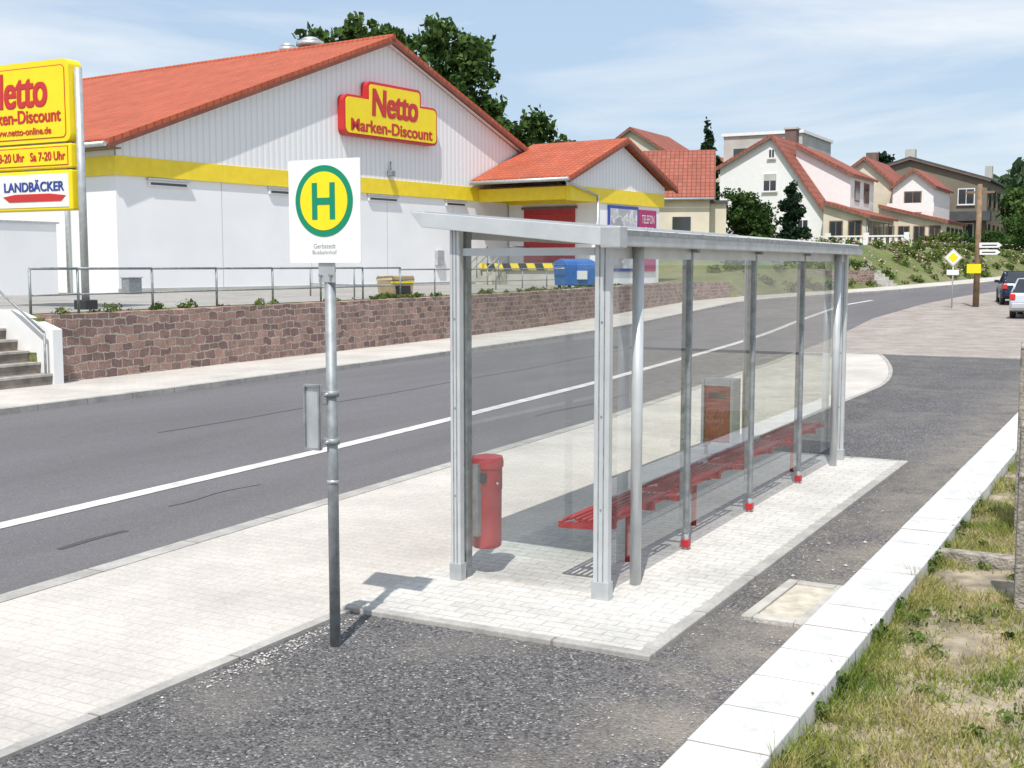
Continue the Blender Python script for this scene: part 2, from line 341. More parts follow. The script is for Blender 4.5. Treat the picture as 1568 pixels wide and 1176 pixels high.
for x in xs_:
    for o in of_: v.append((x,eF(x)+o,terr(x,o)+.012))
for i in range(len(xs_)-1):
    for j in range(len(of_)-1): k=i*len(of_)+j; f.append((k,k+len(of_),k+len(of_)+1,k+1))
mesh('shop_forecourt',v,f,m_forec)
strip('road',lambda x:nF(x)-.05,lambda x:eF(x)-2.35,-200,450,-.09,m_road)
strip('road_centre_marking',lambda x:lF(x)-.105,lambda x:lF(x)+.105,-200,62,-.084,m_line)
# bitumen repair seams
def seam(x0,x1,yf,w):
    strip('road_repair_seam',lambda x:yf(x)-w*(1+.5*noise.noise(Vector((x*3,1,0)))),lambda x:yf(x)+w*(1+.5*noise.noise(Vector((x*3,9,0)))),x0,x1,-.0865,m_tar,step=.12)
seam(6.6,7.35,lambda x:7.65+.05*math.sin(x*3)+.12*(x-7),.035)
seam(8.3,9.6,lambda x:8.15+.04*math.sin(x*5),.012)
seam(12,30,lambda x:eF(x)-6.1+.03*math.sin(x*1.3),.018)
seam(16.0,19.5,lambda x:8.2+.05*math.sin(x*2),.02)
strip('far_pavement',lambda x:eF(x)-2.45,lambda x:eF(x)-2.45+2.5,-200,110,.0,m_pave,thick=.12)
strip('far_kerb',lambda x:eF(x)-2.60,lambda x:eF(x)-2.453,-200,110,.004,m_edge,thick=.14)
def sw_in(x):
    if x<22: return 4.48
    return 4.48+1.65*((x-22)/8.4)**1.5
strip('pavement',sw_in,lambda x:nF(x)-.16,-200,30.4,.0,m_pave,thick=.12,step=.4)
strip('roadside_kerb',lambda x:nF(x)-.157,lambda x:nF(x),-200,30.4,.004,m_edge,thick=.14,step=.8)
strip('pavement_edging',lambda x:sw_in(x)-.08,lambda x:sw_in(x)-.003,-200,6.04,.006,m_edge,thick=.14)
strip('pavement_edging',lambda x:sw_in(x)-.08,lambda x:sw_in(x)-.003,13.7,30.3,.006,m_edge,thick=.14,step=.3)
strip('asphalt_footway',lambda x:1.79,lambda x:sw_in(x)-.07 if x<30.4 else sw_in(30.4)-.07,-200,30.45,-.012,m_asph,step=.5)
strip('parking_paving',lambda x:-80,lambda x:nF(x)-.03,30.604,118,-.03,m_park)
strip('parking_kerb',lambda x:1.0,lambda x:nF(x)-.16,30.45,30.6,.01,m_edge,thick=.1)
box('platform',(6.13,2.49,-.1),(13.6,4.475,.012),m_pave2)
pe=empty('platform_kerb')
box('kerb_front',(6.05,2.40,-.1),(6.127,4.478,.02),m_edge,pe,.008)
box('kerb_side',(6.13,2.40,-.1),(13.66,2.487,.02),m_edge,pe,.008)
box('kerb_end',(13.603,2.49,-.1),(13.66,4.475,.02),m_edge,pe,.008)
gk=empty('garden_kerb')
xx=-8.0
while xx<30:
    dz=random.uniform(-.003,.003); dy=random.uniform(-.004,.004)
    box('block',(xx+.003,1.42+dy,-.14),(xx+.997,1.80+dy,.035+dz),m_kerb,gk,.008); xx+=1.0
dr=empty('drain_cover',(7.55,1.99,0),math.radians(-1.5))
for nm,a_,b_ in (('frame_a',(-.5,-.20,-.02),(.5,-.13,.018)),('frame_b',(-.5,.13,-.02),(.5,.20,.018)),('frame_c',(-.5,-.127,-.02),(-.42,.127,.018)),('frame_d',(.42,-.127,-.02),(.5,.127,.018))): box(nm,a_,b_,m_conc,dr,.006)
box('infill',(-.419,-.126,-.02),(.419,.126,.004),m_sand,dr)
# ------------------------------------------------------------------ grass blades
n=125000
gx=3.0+rng.random(n)**1.5*15; gy=1.415-rng.random(n)**1.3*2.9
gx=np.where(rng.random(n)<.10,rng.random(n)*6-1,gx)
dens=np.array([noise.noise(Vector((a*1.5,b*1.5,0)))+.4*noise.noise(Vector((a*5,b*5,3))) for a,b in zip(gx,gy)])
bare=np.clip((gx-8.8)/2.5,0,1)*.35
keep=(dens+rng.random(n)*.75)>(.04+bare)
gx=gx[keep];gy=gy[keep];dens=dens[keep];n=len(gx)
edge=np.exp(-((1.40-gy)/.07)**2)*(np.sin(gx*9)+np.sin(gx*23)>.2)
h=(.028+.05*rng.random(n))*(1+.9*np.clip(dens,-.5,1))*(1+1.1*edge); an=rng.random(n)*6.283; ln=rng.normal(0,.6,(n,2))*h[:,None]; wd=.0028+.0025*rng.random(n)
z0=np.full(n,-.078)
V=np.zeros((n,3,3))
dx=np.cos(an)*wd;dy=np.sin(an)*wd
V[:,0]=np.stack([gx-dx,gy-dy,z0],1);V[:,1]=np.stack([gx+dx,gy+dy,z0],1)
V[:,2]=np.stack([gx+ln[:,0],gy+ln[:,1],z0+h],1)
me=bpy.data.meshes.new('grass'); me.vertices.add(3*n); me.vertices.foreach_set('co',V.reshape(-1).astype(np.float32))
me.loops.add(3*n); me.loops.foreach_set('vertex_index',np.arange(3*n,dtype=np.int32)); me.polygons.add(n)
me.polygons.foreach_set('loop_start',np.arange(0,3*n,3,dtype=np.int32)); me.polygons.foreach_set('loop_total',np.full(n,3,dtype=np.int32)); me.update(); me.materials.append(m_grass)
COL.objects.link(bpy.data.objects.new('grass',me))
strip('lawn_soil',lambda x:-60,lambda x:1.41,-200,30.3,-.08,m_soil)
# low broad-leaved weeds in the lawn
wp=[]
g=random.Random(4)
for i in range(90):
    x=3.5+g.random()**1.3*11; y=1.36-g.random()*1.2; s=g.uniform(.02,.06); wp.append(((x,y,-.06+s*.4),(s*1.5,s*1.5,s)))
for i in range(22):
    x=g.uniform(5,12); s=g.uniform(.02,.045); wp.append(((x,1.40,-.05+s),(s*1.6,s,s*1.4)))
wpts=[]
for c,rr in wp:
    for k in range(45): wpts.append((c[0]+g.gauss(0,.5)*rr[0],c[1]+g.gauss(0,.5)*rr[1],c[2]+g.gauss(0,.4)*rr[2]))
leafmesh('lawn_weeds',wpts,.03,m_leafl,seed=3)
pv=[];pf=[]
def peb(x,y,s,z=-.01):
    k=len(pv); q=[random.uniform(.6,1.2) for _ in range(6)]; a=random.uniform(0,3)
    c,sn=math.cos(a)*s,math.sin(a)*s
    pv.extend([(x+c*q[0],y+sn*q[0],z+s*.3),(x-sn*q[1],y+c*q[1],z+s*.3),(x-c*q[2],y-sn*q[2],z+s*.2),(x+sn*q[3],y-c*q[3],z+s*.3),(x,y,z+s*.9),(x,y,z-s*.3)])
    for t in((0,1,4),(1,2,4),(2,3,4),(3,0,4),(1,0,5),(2,1,5),(3,2,5),(0,3,5)): pf.append(tuple(k+i for i in t))
for i in range(7000):
    x=3.3+random.random()**1.4*3.3 if random.random()<.8 else random.uniform(6,18); y=random.uniform(1.83,4.4) if x<6 else random.uniform(1.83,2.38)
    if x>13.8: y=random.uniform(1.83,4.4)
    peb(x,y,random.uniform(.003,.0065) if random.random()<.97 else random.uniform(.007,.014),-.013)
mesh('gravel',pv,pf,plain('pebbles_grey',(.17,.165,.165),.9,var=.55,scale=40))
pv=[];pf=[]
for i in range(300):
    x=random.gauss(5.2,.35); y=4.36-abs(random.gauss(0,.08)); 
    if x<6.0: peb(x,y,random.uniform(.004,.011))
for i in range(320): peb(3.3+random.random()*9,random.choice([1.84+random.random()**2*.2,2.36-random.random()**2*.1]) ,random.uniform(.003,.009))
for i in range(260): peb(3.3+random.random()*2.7,random.uniform(1.85,4.35) ,random.uniform(.003,.009))
for i in range(8): peb(random.uniform(8,11),random.uniform(1.9,2.3),random.uniform(.012,.022))
for i in range(40): peb(random.uniform(3.5,9),random.uniform(4.6,6.3),random.uniform(.003,.006),0)
mesh('gravel',pv,pf,plain('pebbles_light',(.45,.43,.40),.9,var=.4,scale=30))

# ------------------------------------------------------------------ retaining wall
def stonewall(name,x0,x1,zt,mat=m_stone):
    xs=sorted(set([x0,x1]+list(np.arange(x0,x1,.25)))) if x0>0 else sorted(set([x0,x1]+list(np.arange(x0,x1,1.0))));v=[];f=[]
    for i,x in enumerate(xs):
        e=eF(x);t=zt(x)+random.uniform(-.018,.018)
        v+=[(x,e,r(x)-.15),(x,e+.03,t),(x,e+.38,t),(x,e+.38,r(x)-.15)]
    for i in range(len(xs)-1):
        for j in range(3): k=4*i+j; f.append((k,k+4,k+5,k+1))
    f.append((0,1,2,3)); k=4*(len(xs)-1); f.append((k+3,k+2,k+1,k))
    return mesh(name,v,f,mat)
stonewall('stone_retaining_wall',15.62,61.5,lambda x:1.25+.12*sm((x-30)/30))
stonewall('stone_retaining_wall',-60,14.1,lambda x:1.25)
st=empty('stone_steps')
for i in range(6):
    box('tread_%d'%(i+1),(14.103,17.85+.3*i,-.1),(15.4,17.85+.3*(i+1)+.02,.2*(i+1)),m_step,st,.01)
    box('nosing_%d'%(i+1),(14.106,17.83+.3*i,.2*(i+1)-.045),(15.398,17.90+.3*i,.2*(i+1)+.004),m_conc,st,.006)
prism('white_cheek',[(17.8,-.1),(20.2,-.1),(20.2,1.34),(18.9,1.34),(17.8,1.0)],'x',15.403,15.617,m_white,st)
box('side_wall',(13.75,18.45,0),(14.097,20,1.26),m_stoney,st)
hr=empty('steps_handrail')
tube('rail',(15.3,17.9,.95),(15.3,19.6,2.05),.022,m_metd,hr); tube('post',(15.3,17.9,0),(15.3,17.9,.95),.022,m_metd,hr); tube('post_2',(15.3,19.6,1.2),(15.3,19.6,2.05),.022,m_metd,hr)
fe=empty('metal_railing')
pts=[(17.1+2.1*i) for i in range(7)]
def railrun(P,h,parent,z):
    for a in P: tube('post',(a[0],a[1],z),(a[0],a[1],z+h),.026,m_metd,parent,seg=8)
    for a,b_ in zip(P,P[1:]):
        tube('top_rail',(a[0],a[1],z+h),(b_[0],b_[1],z+h),.026,m_metd,parent,seg=8)
        tube('lower_rail',(a[0],a[1],z+h*.45),(b_[0],b_[1],z+h*.45),.016,m_metd,parent,seg=8)
railrun([(15.9,eF(15.9)+.9)]+[(x,eF(x)+.9) for x in pts]+[(29.9,21.5),(31,24)],.93,fe,1.18)
railrun([(13.4,19.5),(11.3,19.4),(9.2,19.4),(7.1,19.3)],.93,fe,1.18)
fe2=empty('metal_railing')
railrun([(34+2.4*i,22.6+.1*i) for i in range(7)],.85,fe2,1.2)
pts_=[]
for i in range(170):
    x=random.uniform(16,58); s=random.uniform(.05,.16)
    pts_.append(((x,eF(x)+.45+random.random()*.9,1.22+s*.4),(s*1.8,s,s*random.uniform(.6,1.3))))
for i in range(8): 
    x=22.3+random.gauss(0,.1); pts_.append(((x,eF(x)+.6,1.35+random.random()*.2),(.1,.1,.15)))
leafmesh('weeds',blobpts(pts_,9000,5,hole=.35),.06,m_leafl,seed=4)

# ------------------------------------------------------------------ supermarket
SB=empty('supermarket_building',(30.6,32.0,0),math.radians(-6.6))
W=28.5;EZ=6.3;AZ=11.78;DEP=46
mesh('wall_front_lower',[(0,0,.9),(W,0,.9),(W,0,5.3),(0,0,5.3)],[(0,1,2,3)],m_clad,SB)
prism('wall_body',[(0.02,.9),(W-.02,.9),(W-.02,EZ-.05),(W/2,AZ-.1),(0.02,EZ-.05)],'y',.02,DEP,m_clad,SB)
mesh('gable_cladding',[(0,-.05,5.92),(W,-.05,5.92),(W,-.05,EZ),(W/2,-.05,AZ),(0,-.05,EZ)],[(0,1,2,3,4)],m_corr,SB)
box('yellow_band_front',(-.06,-.08,5.3),(W+.02,-.003,5.95),m_yelb,SB)
box('yellow_band_side',(-.06,-.0,5.3),(-.003,DEP,5.95),m_yelb,SB)
box('side_cladding',(-.04,-.001,5.95),(.0,DEP,6.3),m_corr,SB)
box('plinth',(-.03,-.04,.9),(W,-.004,1.38),m_greyw,SB)
for i in range(1,6): box('panel_joint',(4.75*i-.012,-.004,1.38),(4.75*i+.012,-.001,5.3),m_greyw,SB)
sl=(12.02-6.42)/(W/2+.5)
def roofslab(nm,u0,z0,u1,z1,y0,y1,th,mat,parent):
    return prism(nm,[(u0,z0),(u1,z1),(u1,z1+th),(u0,z0+th)],'y',y0,y1,mat,parent)
roofslab('roof_left',-.55,6.30,W/2,11.92,-.45,DEP+.4,.17,m_tile,SB)
roofslab('roof_right',W+.55,6.30,W/2+.002,11.92,-.45,DEP+.4,.17,m_tile,SB)
roofslab('verge_left',-.56,6.14,W/2,11.76,-.47,-.3,.155,m_verge,SB)
roofslab('verge_right',W+.56,6.14,W/2+.002,11.76,-.47,-.3,.155,m_verge,SB)
mesh('soffit_left',[(-.5,-.44,6.18),(W/2,-.44,11.8),(W/2,-.02,11.8),(-.5,-.02,6.18)],[(0,1,2,3)],m_white,SB)
mesh('soffit_right',[(W+.5,-.44,6.18),(W/2,-.44,11.8),(W/2,-.02,11.8),(W+.5,-.02,6.18)],[(0,1,2,3)],m_white,SB)
tube('ridge_cap',(W/2,-.5,12.06),(W/2,DEP+.4,12.06),.12,m_tile,SB)
tube('gutter',(-.68,-.4,6.28),(-.68,DEP,6.28),.09,m_metal,SB)
box('eave_soffit',(-.6,-.4,6.15),(-.02,DEP,6.2),m_brown,SB)
tube('downpipe',(-.16,2.6,1.1),(-.16,2.6,5.9),.06,m_metal,SB); tube('downpipe_elbow',(-.16,2.6,5.9),(-.66,2.6,6.25),.06,m_metal,SB)
for s0,s1 in((1.34,3.11),(7.15,8.95),(12.98,14.9),(18.4,19.9)):
    box('slot_window_frame',(s0,-.09,4.98),(s1,-.003,5.2),m_white,SB,.01); box('slot_window_glass',(s0+.08,-.094,5.03),(s1-.08,-.088,5.12),m_win,SB)
    box('slot_window_cover',(s0-.05,-.16,5.2),(s1+.05,-.004,5.27),m_metal,SB)
box('wall_lamp',(14.2,-.3,6.1),(14.5,-.06,6.35),m_metd,SB,.03); tube('lamp_arm',(14.35,-.15,6.3),(14.35,-.15,6.75),.03,m_metd,SB)
box('fuse_box',(17.6,-.18,2.2),(18.1,-.004,2.9),m_metal,SB,.02)
box('ramp_panel',(-5.5,1.2,.9),(-.9,1.4,3.5),m_clad,SB) if False else None
for s,nn,rr,zt in((15.4,5.6,.62,12.55),(15.6,7.3,.42,12.5)):
    tube('roof_vent',(s,nn,11.3),(s,nn,zt-.15),rr*.8,m_metal,SB,seg=20); tube('roof_vent_cap',(s,nn,zt-.15),(s,nn,zt+.08),rr,m_metal,SB,seg=20); tube('roof_vent_top',(s,nn,zt+.08),(s,nn,zt+.28),rr,m_metal,SB,r1=rr*.45,seg=20)
def shopsign(parent,yf):
    prism('sign_back',rrect(11.1,7.62,17.3,9.3,.28),'y',-yf,-.06,m_redd,parent)
    prism('sign_back_top',rrect(12.55,8.5,16.15,9.98,.22),'y',-yf-.003,-.07,m_redd,parent)
    prism('sign_face',rrect(11.2,7.72,17.2,9.2,.22),'y',-yf-.03,-yf+.02,m_yel,parent)
    prism('sign_face_top',rrect(12.67,8.62,16.03,9.86,.16),'y',-yf-.033,-yf+.02,m_yel,parent)
    R=(math.pi/2,0,0)
    text('sign_name','Netto',3.0,1.12,(14.35,-yf-.04,9.12),R,m_redd,parent,bold=.05,shear=.06)
    text('sign_subtitle','Marken-Discount',5.4,.5,(14.2,-yf-.035,8.08),R,m_redd,parent,bold=.02)
shopsign(SB,.42)
AN=SB
ah0,ah1,apx=20.5,30.7,25.6; aez=6.12; aaz=8.25
prism('annex_gable',[(20.95,5.88),(30.25,5.88),(30.25,6.22),(apx,8.12),(20.95,6.22)],'y',-5.3,-5.1,m_corr,AN)
box('annex_front_wall',(23.5,-5.28,.9),(29.7,-5.1,5.2),m_clad,AN)
box('annex_band_front',(20.95,-5.36,5.2),(30.1,-5.08,5.877),m_yelb,AN)
box('annex_band_side',(23.42,-5.07,5.2),(23.52,-.09,5.87),m_yelb,AN)
box('annex_canopy_beam',(20.95,-5.07,5.25),(21.1,-.09,5.85),m_yelb,AN)
box('annex_side_wall',(23.5,-5.097,.9),(23.68,-.09,5.2),m_clad,AN)
box('annex_right_wall',(29.5,-5.097,.9),(29.7,-.09,5.87),m_clad,AN)
box('annex_ceiling',(21.1,-5.07,5.88),(30.2,-.09,5.93),m_brown,AN)
roofslab('annex_roof_left',ah0-.2,aez,apx,aaz,-5.75,-.12,.15,m_tile,AN)
roofslab('annex_roof_right',ah1+.2,aez,apx+.002,aaz,-5.75,-.12,.15,m_tile,AN)
roofslab('annex_verge_left',ah0-.21,aez-.14,apx,aaz-.14,-5.77,-5.6,.136,m_verge,AN)
roofslab('annex_verge_right',ah1+.21,aez-.14,apx+.002,aaz-.14,-5.77,-5.6,.136,m_verge,AN)
tube('annex_gutter',(ah0-.3,-5.7,aez+.0),(ah0-.3,-.15,aez+.0),.09,m_metal,AN)
tube('annex_downpipe_top',(ah0-.2,-5.5,aez-.1),(23.2,-5.45,5.5),.05,m_metal,AN); tube('annex_downpipe',(23.3,-5.4,1.2),(23.3,-5.4,5.5),.055,m_metal,AN)
box('roller_gate',(23.40,-4.0,2.35),(23.497,-1.05,4.95),m_red,AN)
for i in range(9): box('gate_slat',(23.375,-3.99,2.4+.28*i),(23.40,-1.06,2.43+.28*i),m_redd,AN)
box('gate_frame_top',(23.36,-4.12,4.95),(23.497,-.93,5.07),m_chim,AN)
box('loading_dock',(21.2,-4.3,.9),(23.37,-.1,2.0),m_greyw,AN)
for i in range(9): prism('hazard_%d'%i,[(-4.3+.47*i,1.98),(-4.3+.47*(i+1)-.003,1.98),(-4.3+.47*(i+1)+.147,2.3),(-4.3+.47*i+.15,2.3)],'x',21.1,21.19,m_yel if i%2==0 else m_black,AN)
for i in range(5): box('dock_step_%d'%i,(20.8-.3*i,-1.6,.9),(21.1-.3*i,-.4,1.9-.2*i),m_conc,AN)
for yy in(-1.65,-.35):
    tube('dock_rail',(21.3,yy,3.1),(19.5,yy,2.1),.035,m_metd,AN,seg=8); tube('dock_rail_mid',(21.3,yy,2.7),(19.5,yy,1.7),.025,m_metd,AN,seg=8)
    for q in(0,.5,1): tube('dock_rail_post',(21.3-1.8*q,yy,2.0-.8*q),(21.3-1.8*q,yy,3.1-1.0*q),.03,m_metd,AN,seg=8)
tube('dock_rail_top',(21.3,-1.65,3.1),(23.0,-1.65,3.1),.035,m_metd,AN,seg=8)
box('poster_frame',(24.4,-5.36,1.9),(27.35,-5.283,5.12),m_bluesign,AN)
pm=bricks('poster_print',(.62,.62,.64),(.35,.35,.38),(.75,.75,.75),1.4,.9,.1,plane='xz',noise_amt=1.2,bump=0)
box('poster_print',(24.55,-5.37,2.05),(27.2,-5.362,4.97),pm,AN)
box('poster_magenta',(27.5,-5.36,1.9),(29.25,-5.283,5.0),m_mag,AN)
text('poster_text','TELEFON\n  TARIF\n 9,90',1.3,1.7,(28.35,-5.37,3.9),(math.pi/2,0,0),m_white,AN)
LB=empty('delivery_ramp_wall'); box('wall',(24.5,33.5,1.1),(29.3,33.8,3.6),m_clad,LB); box('cap',(24.4,33.45,3.6),(29.4,33.85,3.66),m_metal,LB)
MB=empty('meter_cabinet',(30.3,30.9,1.1)); box('body',(-.3,0,0),(.3,.35,.65),m_metd,MB,.02); box('lid',(-.33,-.03,.653),(.33,.38,.70),m_metal,MB,.01)

# ------------------------------------------------------------------ pylon sign
PY=empty('shop_pylon_sign',(19.0,20.9,0))
tube('post_right',(0,-.02,.9),(0,-.02,6.42),.085,m_metal,PY); tube('post_left',(0,3.3,.9),(0,3.3,6.42),.085,m_metal,PY)
box('post_foot',(-.18,-.2,1.15),(.18,.16,1.42),m_dark,PY,.02)
prism('panel_main',rrect(.1,4.86,3.2,6.62,.16),'x',-.16,.2,m_yel,PY)
prism('panel_main_inset',rrect(.22,4.94,3.08,6.5,.12),'x',-.166,-.1,m_redd,PY)
prism('panel_main_face',rrect(.24,4.96,3.06,6.48,.1),'x',-.172,-.1,m_yel,PY)
box('panel_hours_case',(-.15,.12,4.29),(.18,3.18,4.82),m_yel,PY,.03)
box('panel_hours_rim',(-.156,.2,4.35),(-.10,3.1,4.765),m_redd,PY); box('panel_hours',(-.162,.22,4.37),(-.10,3.08,4.745),m_yel,PY)
box('panel_bakery_case',(-.15,.12,3.38),(.18,3.18,4.25),m_yel,PY,.03)
box('panel_bakery',(-.162,.22,3.45),(-.10,3.08,4.18),m_white,PY,.004)
for zz in(4.835,4.27): 
    for yy in(.3,3.0): box('bracket',(-.05,yy-.06,zz-.04),(.08,yy+.06,zz+.04),m_metd,PY)
Rm=(math.pi/2,0,-math.pi/2)
text('name','Netto',1.95,.76,(-.175,1.75,6.02),Rm,m_redd,PY,bold=.03,shear=.06)
text('subtitle','Marken-Discount',2.6,.28,(-.175,1.66,5.44),Rm,m_redd,PY,bold=.011)
text('web','www.netto-online.de',1.9,.15,(-.175,1.62,5.12),Rm,m_redd,PY,bold=.005)
text('hours','Mo-Fr 8-20 Uhr   Sa 7-20 Uhr',2.75,.19,(-.165,1.65,4.56),Rm,m_redd,PY,bold=.006)
text('bakery','LANDBÄCKER',1.9,.25,(-.165,1.3,3.93),Rm,m_bluesign,PY,bold=.01)
prism('bakery_ribbon',[(.45,3.58),(2.1,3.58),(2.3,3.70),(1.9,3.75),(.8,3.75),(.3,3.70)],'x',-.172,-.163,m_redd,PY)
# ------------------------------------------------------------------ small items on terrace
GB=empty('grit_bin',(30.4,20.35,1.22),math.radians(-10))
prism('body',[(-.42,0),(.42,0),(.5,.5),(-.5,.5)],'y',-.3,.3,m_tan,GB,.03); prism('lid',[(-.52,.51),(.52,.51),(.46,.66),(-.46,.66)],'y',-.33,.33,m_tan,GB,.03)
box('yellow_strip',(-.5,-.315,.43),(.5,-.305,.5),m_yel,GB); box('slot',(-.3,-.34,.12),(.3,-.3,.36),m_dark,GB)
DU=empty('blue_waste_container',(45.6,21.6,1.22),math.radians(-25))
prism('body',[(-.7,.15),(.7,.15),(.8,.95),(-.8,.95)],'y',-.45,.45,m_blue,DU,.04)
prism('lid',[(-.45,.95),(.45,.95),(.35,1.15),(0,1.25),(-.35,1.15)],'x',-.8,.8,m_blue,DU,.03)
for a_ in(-.55,.55):
    for b_ in(-.32,.32): tube('wheel',(a_,b_-.03,.08),(a_,b_+.03,.08),.08,m_dark,DU,seg=12)
box('label',(-.25,-.52,.4),(.25,-.44,.75),m_white,DU)
tube('handle',(-.88,-.4,.85),(-.88,.4,.85),.02,m_metal,DU)
WB=empty('red_waste_container',(47.4,21.9,1.22),math.radians(-20)); prism('body',[(-.34,.08),(.34,.08),(.4,.85),(-.4,.85)],'y',-.35,.35,m_brown,WB,.04); box('lid',(-.44,-.38,.86),(.44,.38,.95),m_blue,WB,.03)
for b_ in(-.25,.25): tube('wheel',(b_-.03,-.3,.08),(b_+.03,-.3,.08),.08,m_dark,WB,seg=12)

# ------------------------------------------------------------------ bus stop sign
BS=empty('bus_stop_sign',(5.46,4.09,0))
tube('pole',(0,0,-.1),(0,0,2.12),.031,m_metd,BS,seg=24); tube('pole_cap',(0,0,2.12),(0,0,2.135),.033,m_metd,BS,seg=24)
tube('pole_joint',(0,0,.93),(0,0,.95),.033,m_metal,BS,seg=24)
box('top_bracket',(-.02,-.055,2.06),(-.034,.055,2.19),m_metal,BS,.004)
for yy in(-.035,.035): tube('bolt',(-.05,yy,2.1),(-.03,yy,2.1),.009,m_metd,BS,seg=8)
prism('plate',rrect(-.243,2.17,.243,2.735,.012),'x',-.045,-.04,m_white,BS)
def disc(nm,rad,x,mat,c,parent,seg=64):
    return prism(nm,[(c[0]+rad*math.cos(2*math.pi*i/seg),c[1]+rad*math.sin(2*math.pi*i/seg)) for i in range(seg)],'x',x-.002,x,mat,parent)
cz=2.508
disc('ring',.195,-.0455,m_green,(0,cz),BS); disc('disc',.160,-.0475,m_yel,(0,cz),BS)
for a_,b_ in(((.042,cz-.10),(.078,cz+.10)),((-.078,cz-.10),(-.042,cz+.10)),((-.0415,cz-.02),(.0415,cz+.018))):
    box('letter_h',(-.0515,a_[0],a_[1]),(-.0495,b_[0],b_[1]),m_green,BS)
text('stop_name','Gerbstedt',.15,.026,(-.045,0,2.262),Rm,m_grey,BS,ext=.001); text('stop_name_2','Busbahnhof',.165,.022,(-.045,0,2.228),Rm,m_grey,BS,ext=.001)
for zz in(1.17,1.44):
    tube('clamp',(0,0,zz-.018),(0,0,zz+.018),.042,m_metd,BS,seg=20); box('clamp_arm',(-.03,.0,zz-.012),(-.012,.09,zz+.012),m_metd,BS)
    tube('clamp_bolt',(-.06,-.0,zz),(.06,0,zz),.008,m_metal,BS,seg=8)
y0_,y1_=.045,.155
box('timetable_holder',(-.045,y0_,1.12),(-.03,y1_,1.49),m_metal,BS,.004)
box('timetable_rim_a',(-.06,y0_,1.12),(-.0455,y0_+.01,1.49),m_metd,BS); box('timetable_rim_b',(-.06,y1_-.01,1.12),(-.0455,y1_,1.49),m_metd,BS)
box('timetable_rim_c',(-.06,y0_+.0105,1.12),(-.0455,y1_-.0105,1.132),m_metd,BS); box('timetable_rim_d',(-.06,y0_+.0105,1.478),(-.0455,y1_-.0105,1.49),m_metd,BS)
# ------------------------------------------------------------------ bus shelter
SH=empty('bus_shelter')
YB,YF=3.11,4.18
def post(nm,x,y,w,d,z1,parent=SH):
    box(nm,(x-d/2,y-w/2,.0),(x+d/2,y+w/2,z1),m_alu,parent,.006)
    for k in(-1,1): box(nm+'_groove',(x-d/2-.0015,y+k*w/6-.004,.02),(x+d/2+.0015,y+k*w/6+.004,z1-.01),m_metd,parent)
    box(nm+'_foot',(x-d/2-.008,y-w/2-.008,.0),(x+d/2+.008,y+w/2+.008,.13),m_metal,parent,.004)
    for zz in(.6,1.2,1.8): tube(nm+'_bolt',(x-d/2-.004,y,zz),(x-d/2,y,zz),.007,m_metd,parent,seg=8)
def zr(y): return 2.27+(y-3.0)*.105
post('post_near_back',7.0,YB,.105,.06,zr(YB)+.02); post('post_near_front',6.98,YF,.075,.06,zr(YF)+.02)
box('post_near_front_inner',(7.05,YF-.035,.0),(7.12,YF+.03,zr(YF)+.01),m_metd,SH,.004)
tube('post_near_back_tube',(7.44,YB-.05,0),(7.44,YB-.05,zr(YB)),.038,m_alu,SH,seg=20)
post('post_far_back',13.44,YB,.10,.06,zr(YB)+.02); post('post_far_front',13.44,YF,.075,.06,zr(YF)+.02)
tube('post_far_back_tube',(12.98,YB-.05,0),(12.98,YB-.05,zr(YB)),.038,m_alu,SH,seg=20)
for x in(8.56,10.16,11.76):
    box('mullion',(x-.024,YB-.02,.14),(x+.024,YB+.05,zr(YB)+.02),m_metd,SH,.004)
    tube('mullion_foot',(x,YB,0),(x,YB,.2),.02,m_metal,SH,seg=10)
    box('red_clip',(x-.03,YB-.03,.03),(x+.03,YB+.03,.09),m_red,SH,.006)
for a_,b_ in((7.06,8.535),(8.585,10.135),(10.185,11.735),(11.785,13.40)):
    mesh('back_glass',[(a_,YB,.2),(b_,YB,.2),(b_,YB,2.2),(a_,YB,2.2)],[(0,1,2,3)],m_glass,SH)
for nm,x in(('near_end_glass',7.0),('far_end_glass',13.44)):
    mesh(nm,[(x,YB+.055,.22),(x,YF-.04,.22),(x,YF-.04,2.22),(x,YB+.055,2.22)],[(0,1,2,3)],m_glass,SH)
prof=[(2.98,2.27),(4.38,2.41),(4.46,2.50),(4.46,2.515),(2.98,2.385)]
prism('roof_slab',[(3.03,2.30),(4.36,2.44),(4.36,2.49),(3.03,2.36)],'x',6.93,13.55,m_greyw,SH)
prism('roof_end_near',prof,'x',6.86,6.928,m_alu,SH,.004); prism('roof_end_far',prof,'x',13.552,13.62,m_alu,SH,.004)
prism('roof_gutter_back',[(2.95,2.275),(3.028,2.275),(3.028,2.37),(2.95,2.37)],'x',6.84,13.63,m_metal,SH,.006)
prism('roof_gutter_lip',[(2.943,2.345),(2.949,2.345),(2.949,2.375),(2.943,2.375)],'x',6.84,13.63,m_metd,SH)
prism('roof_front_edge',[(4.362,2.42),(4.47,2.51),(4.47,2.525),(4.362,2.515)],'x',6.87,13.61,m_alu,SH)
box('roof_corner',(6.82,2.93,2.262),(6.95,3.06,2.395),m_metal,SH,.008)
for x in np.arange(7.4,13.4,.55): tube('roof_rivet',(x,2.99,2.37),(x,2.99,2.384),.012,m_metd,SH,seg=8)
box('glass_rail_back',(7.05,YB-.018,2.2),(13.42,YB+.018,2.29),m_alu,SH,.004)
box('glass_rail_near',(6.985,YB+.06,2.22),(7.015,YF-.04,2.27),m_alu,SH)
for x in(8.56,10.16,11.76): prism('roof_beam',[(3.04,2.25),(4.34,2.385),(4.34,2.435),(3.04,2.298)],'x',x-.03,x+.03,m_metd,SH)
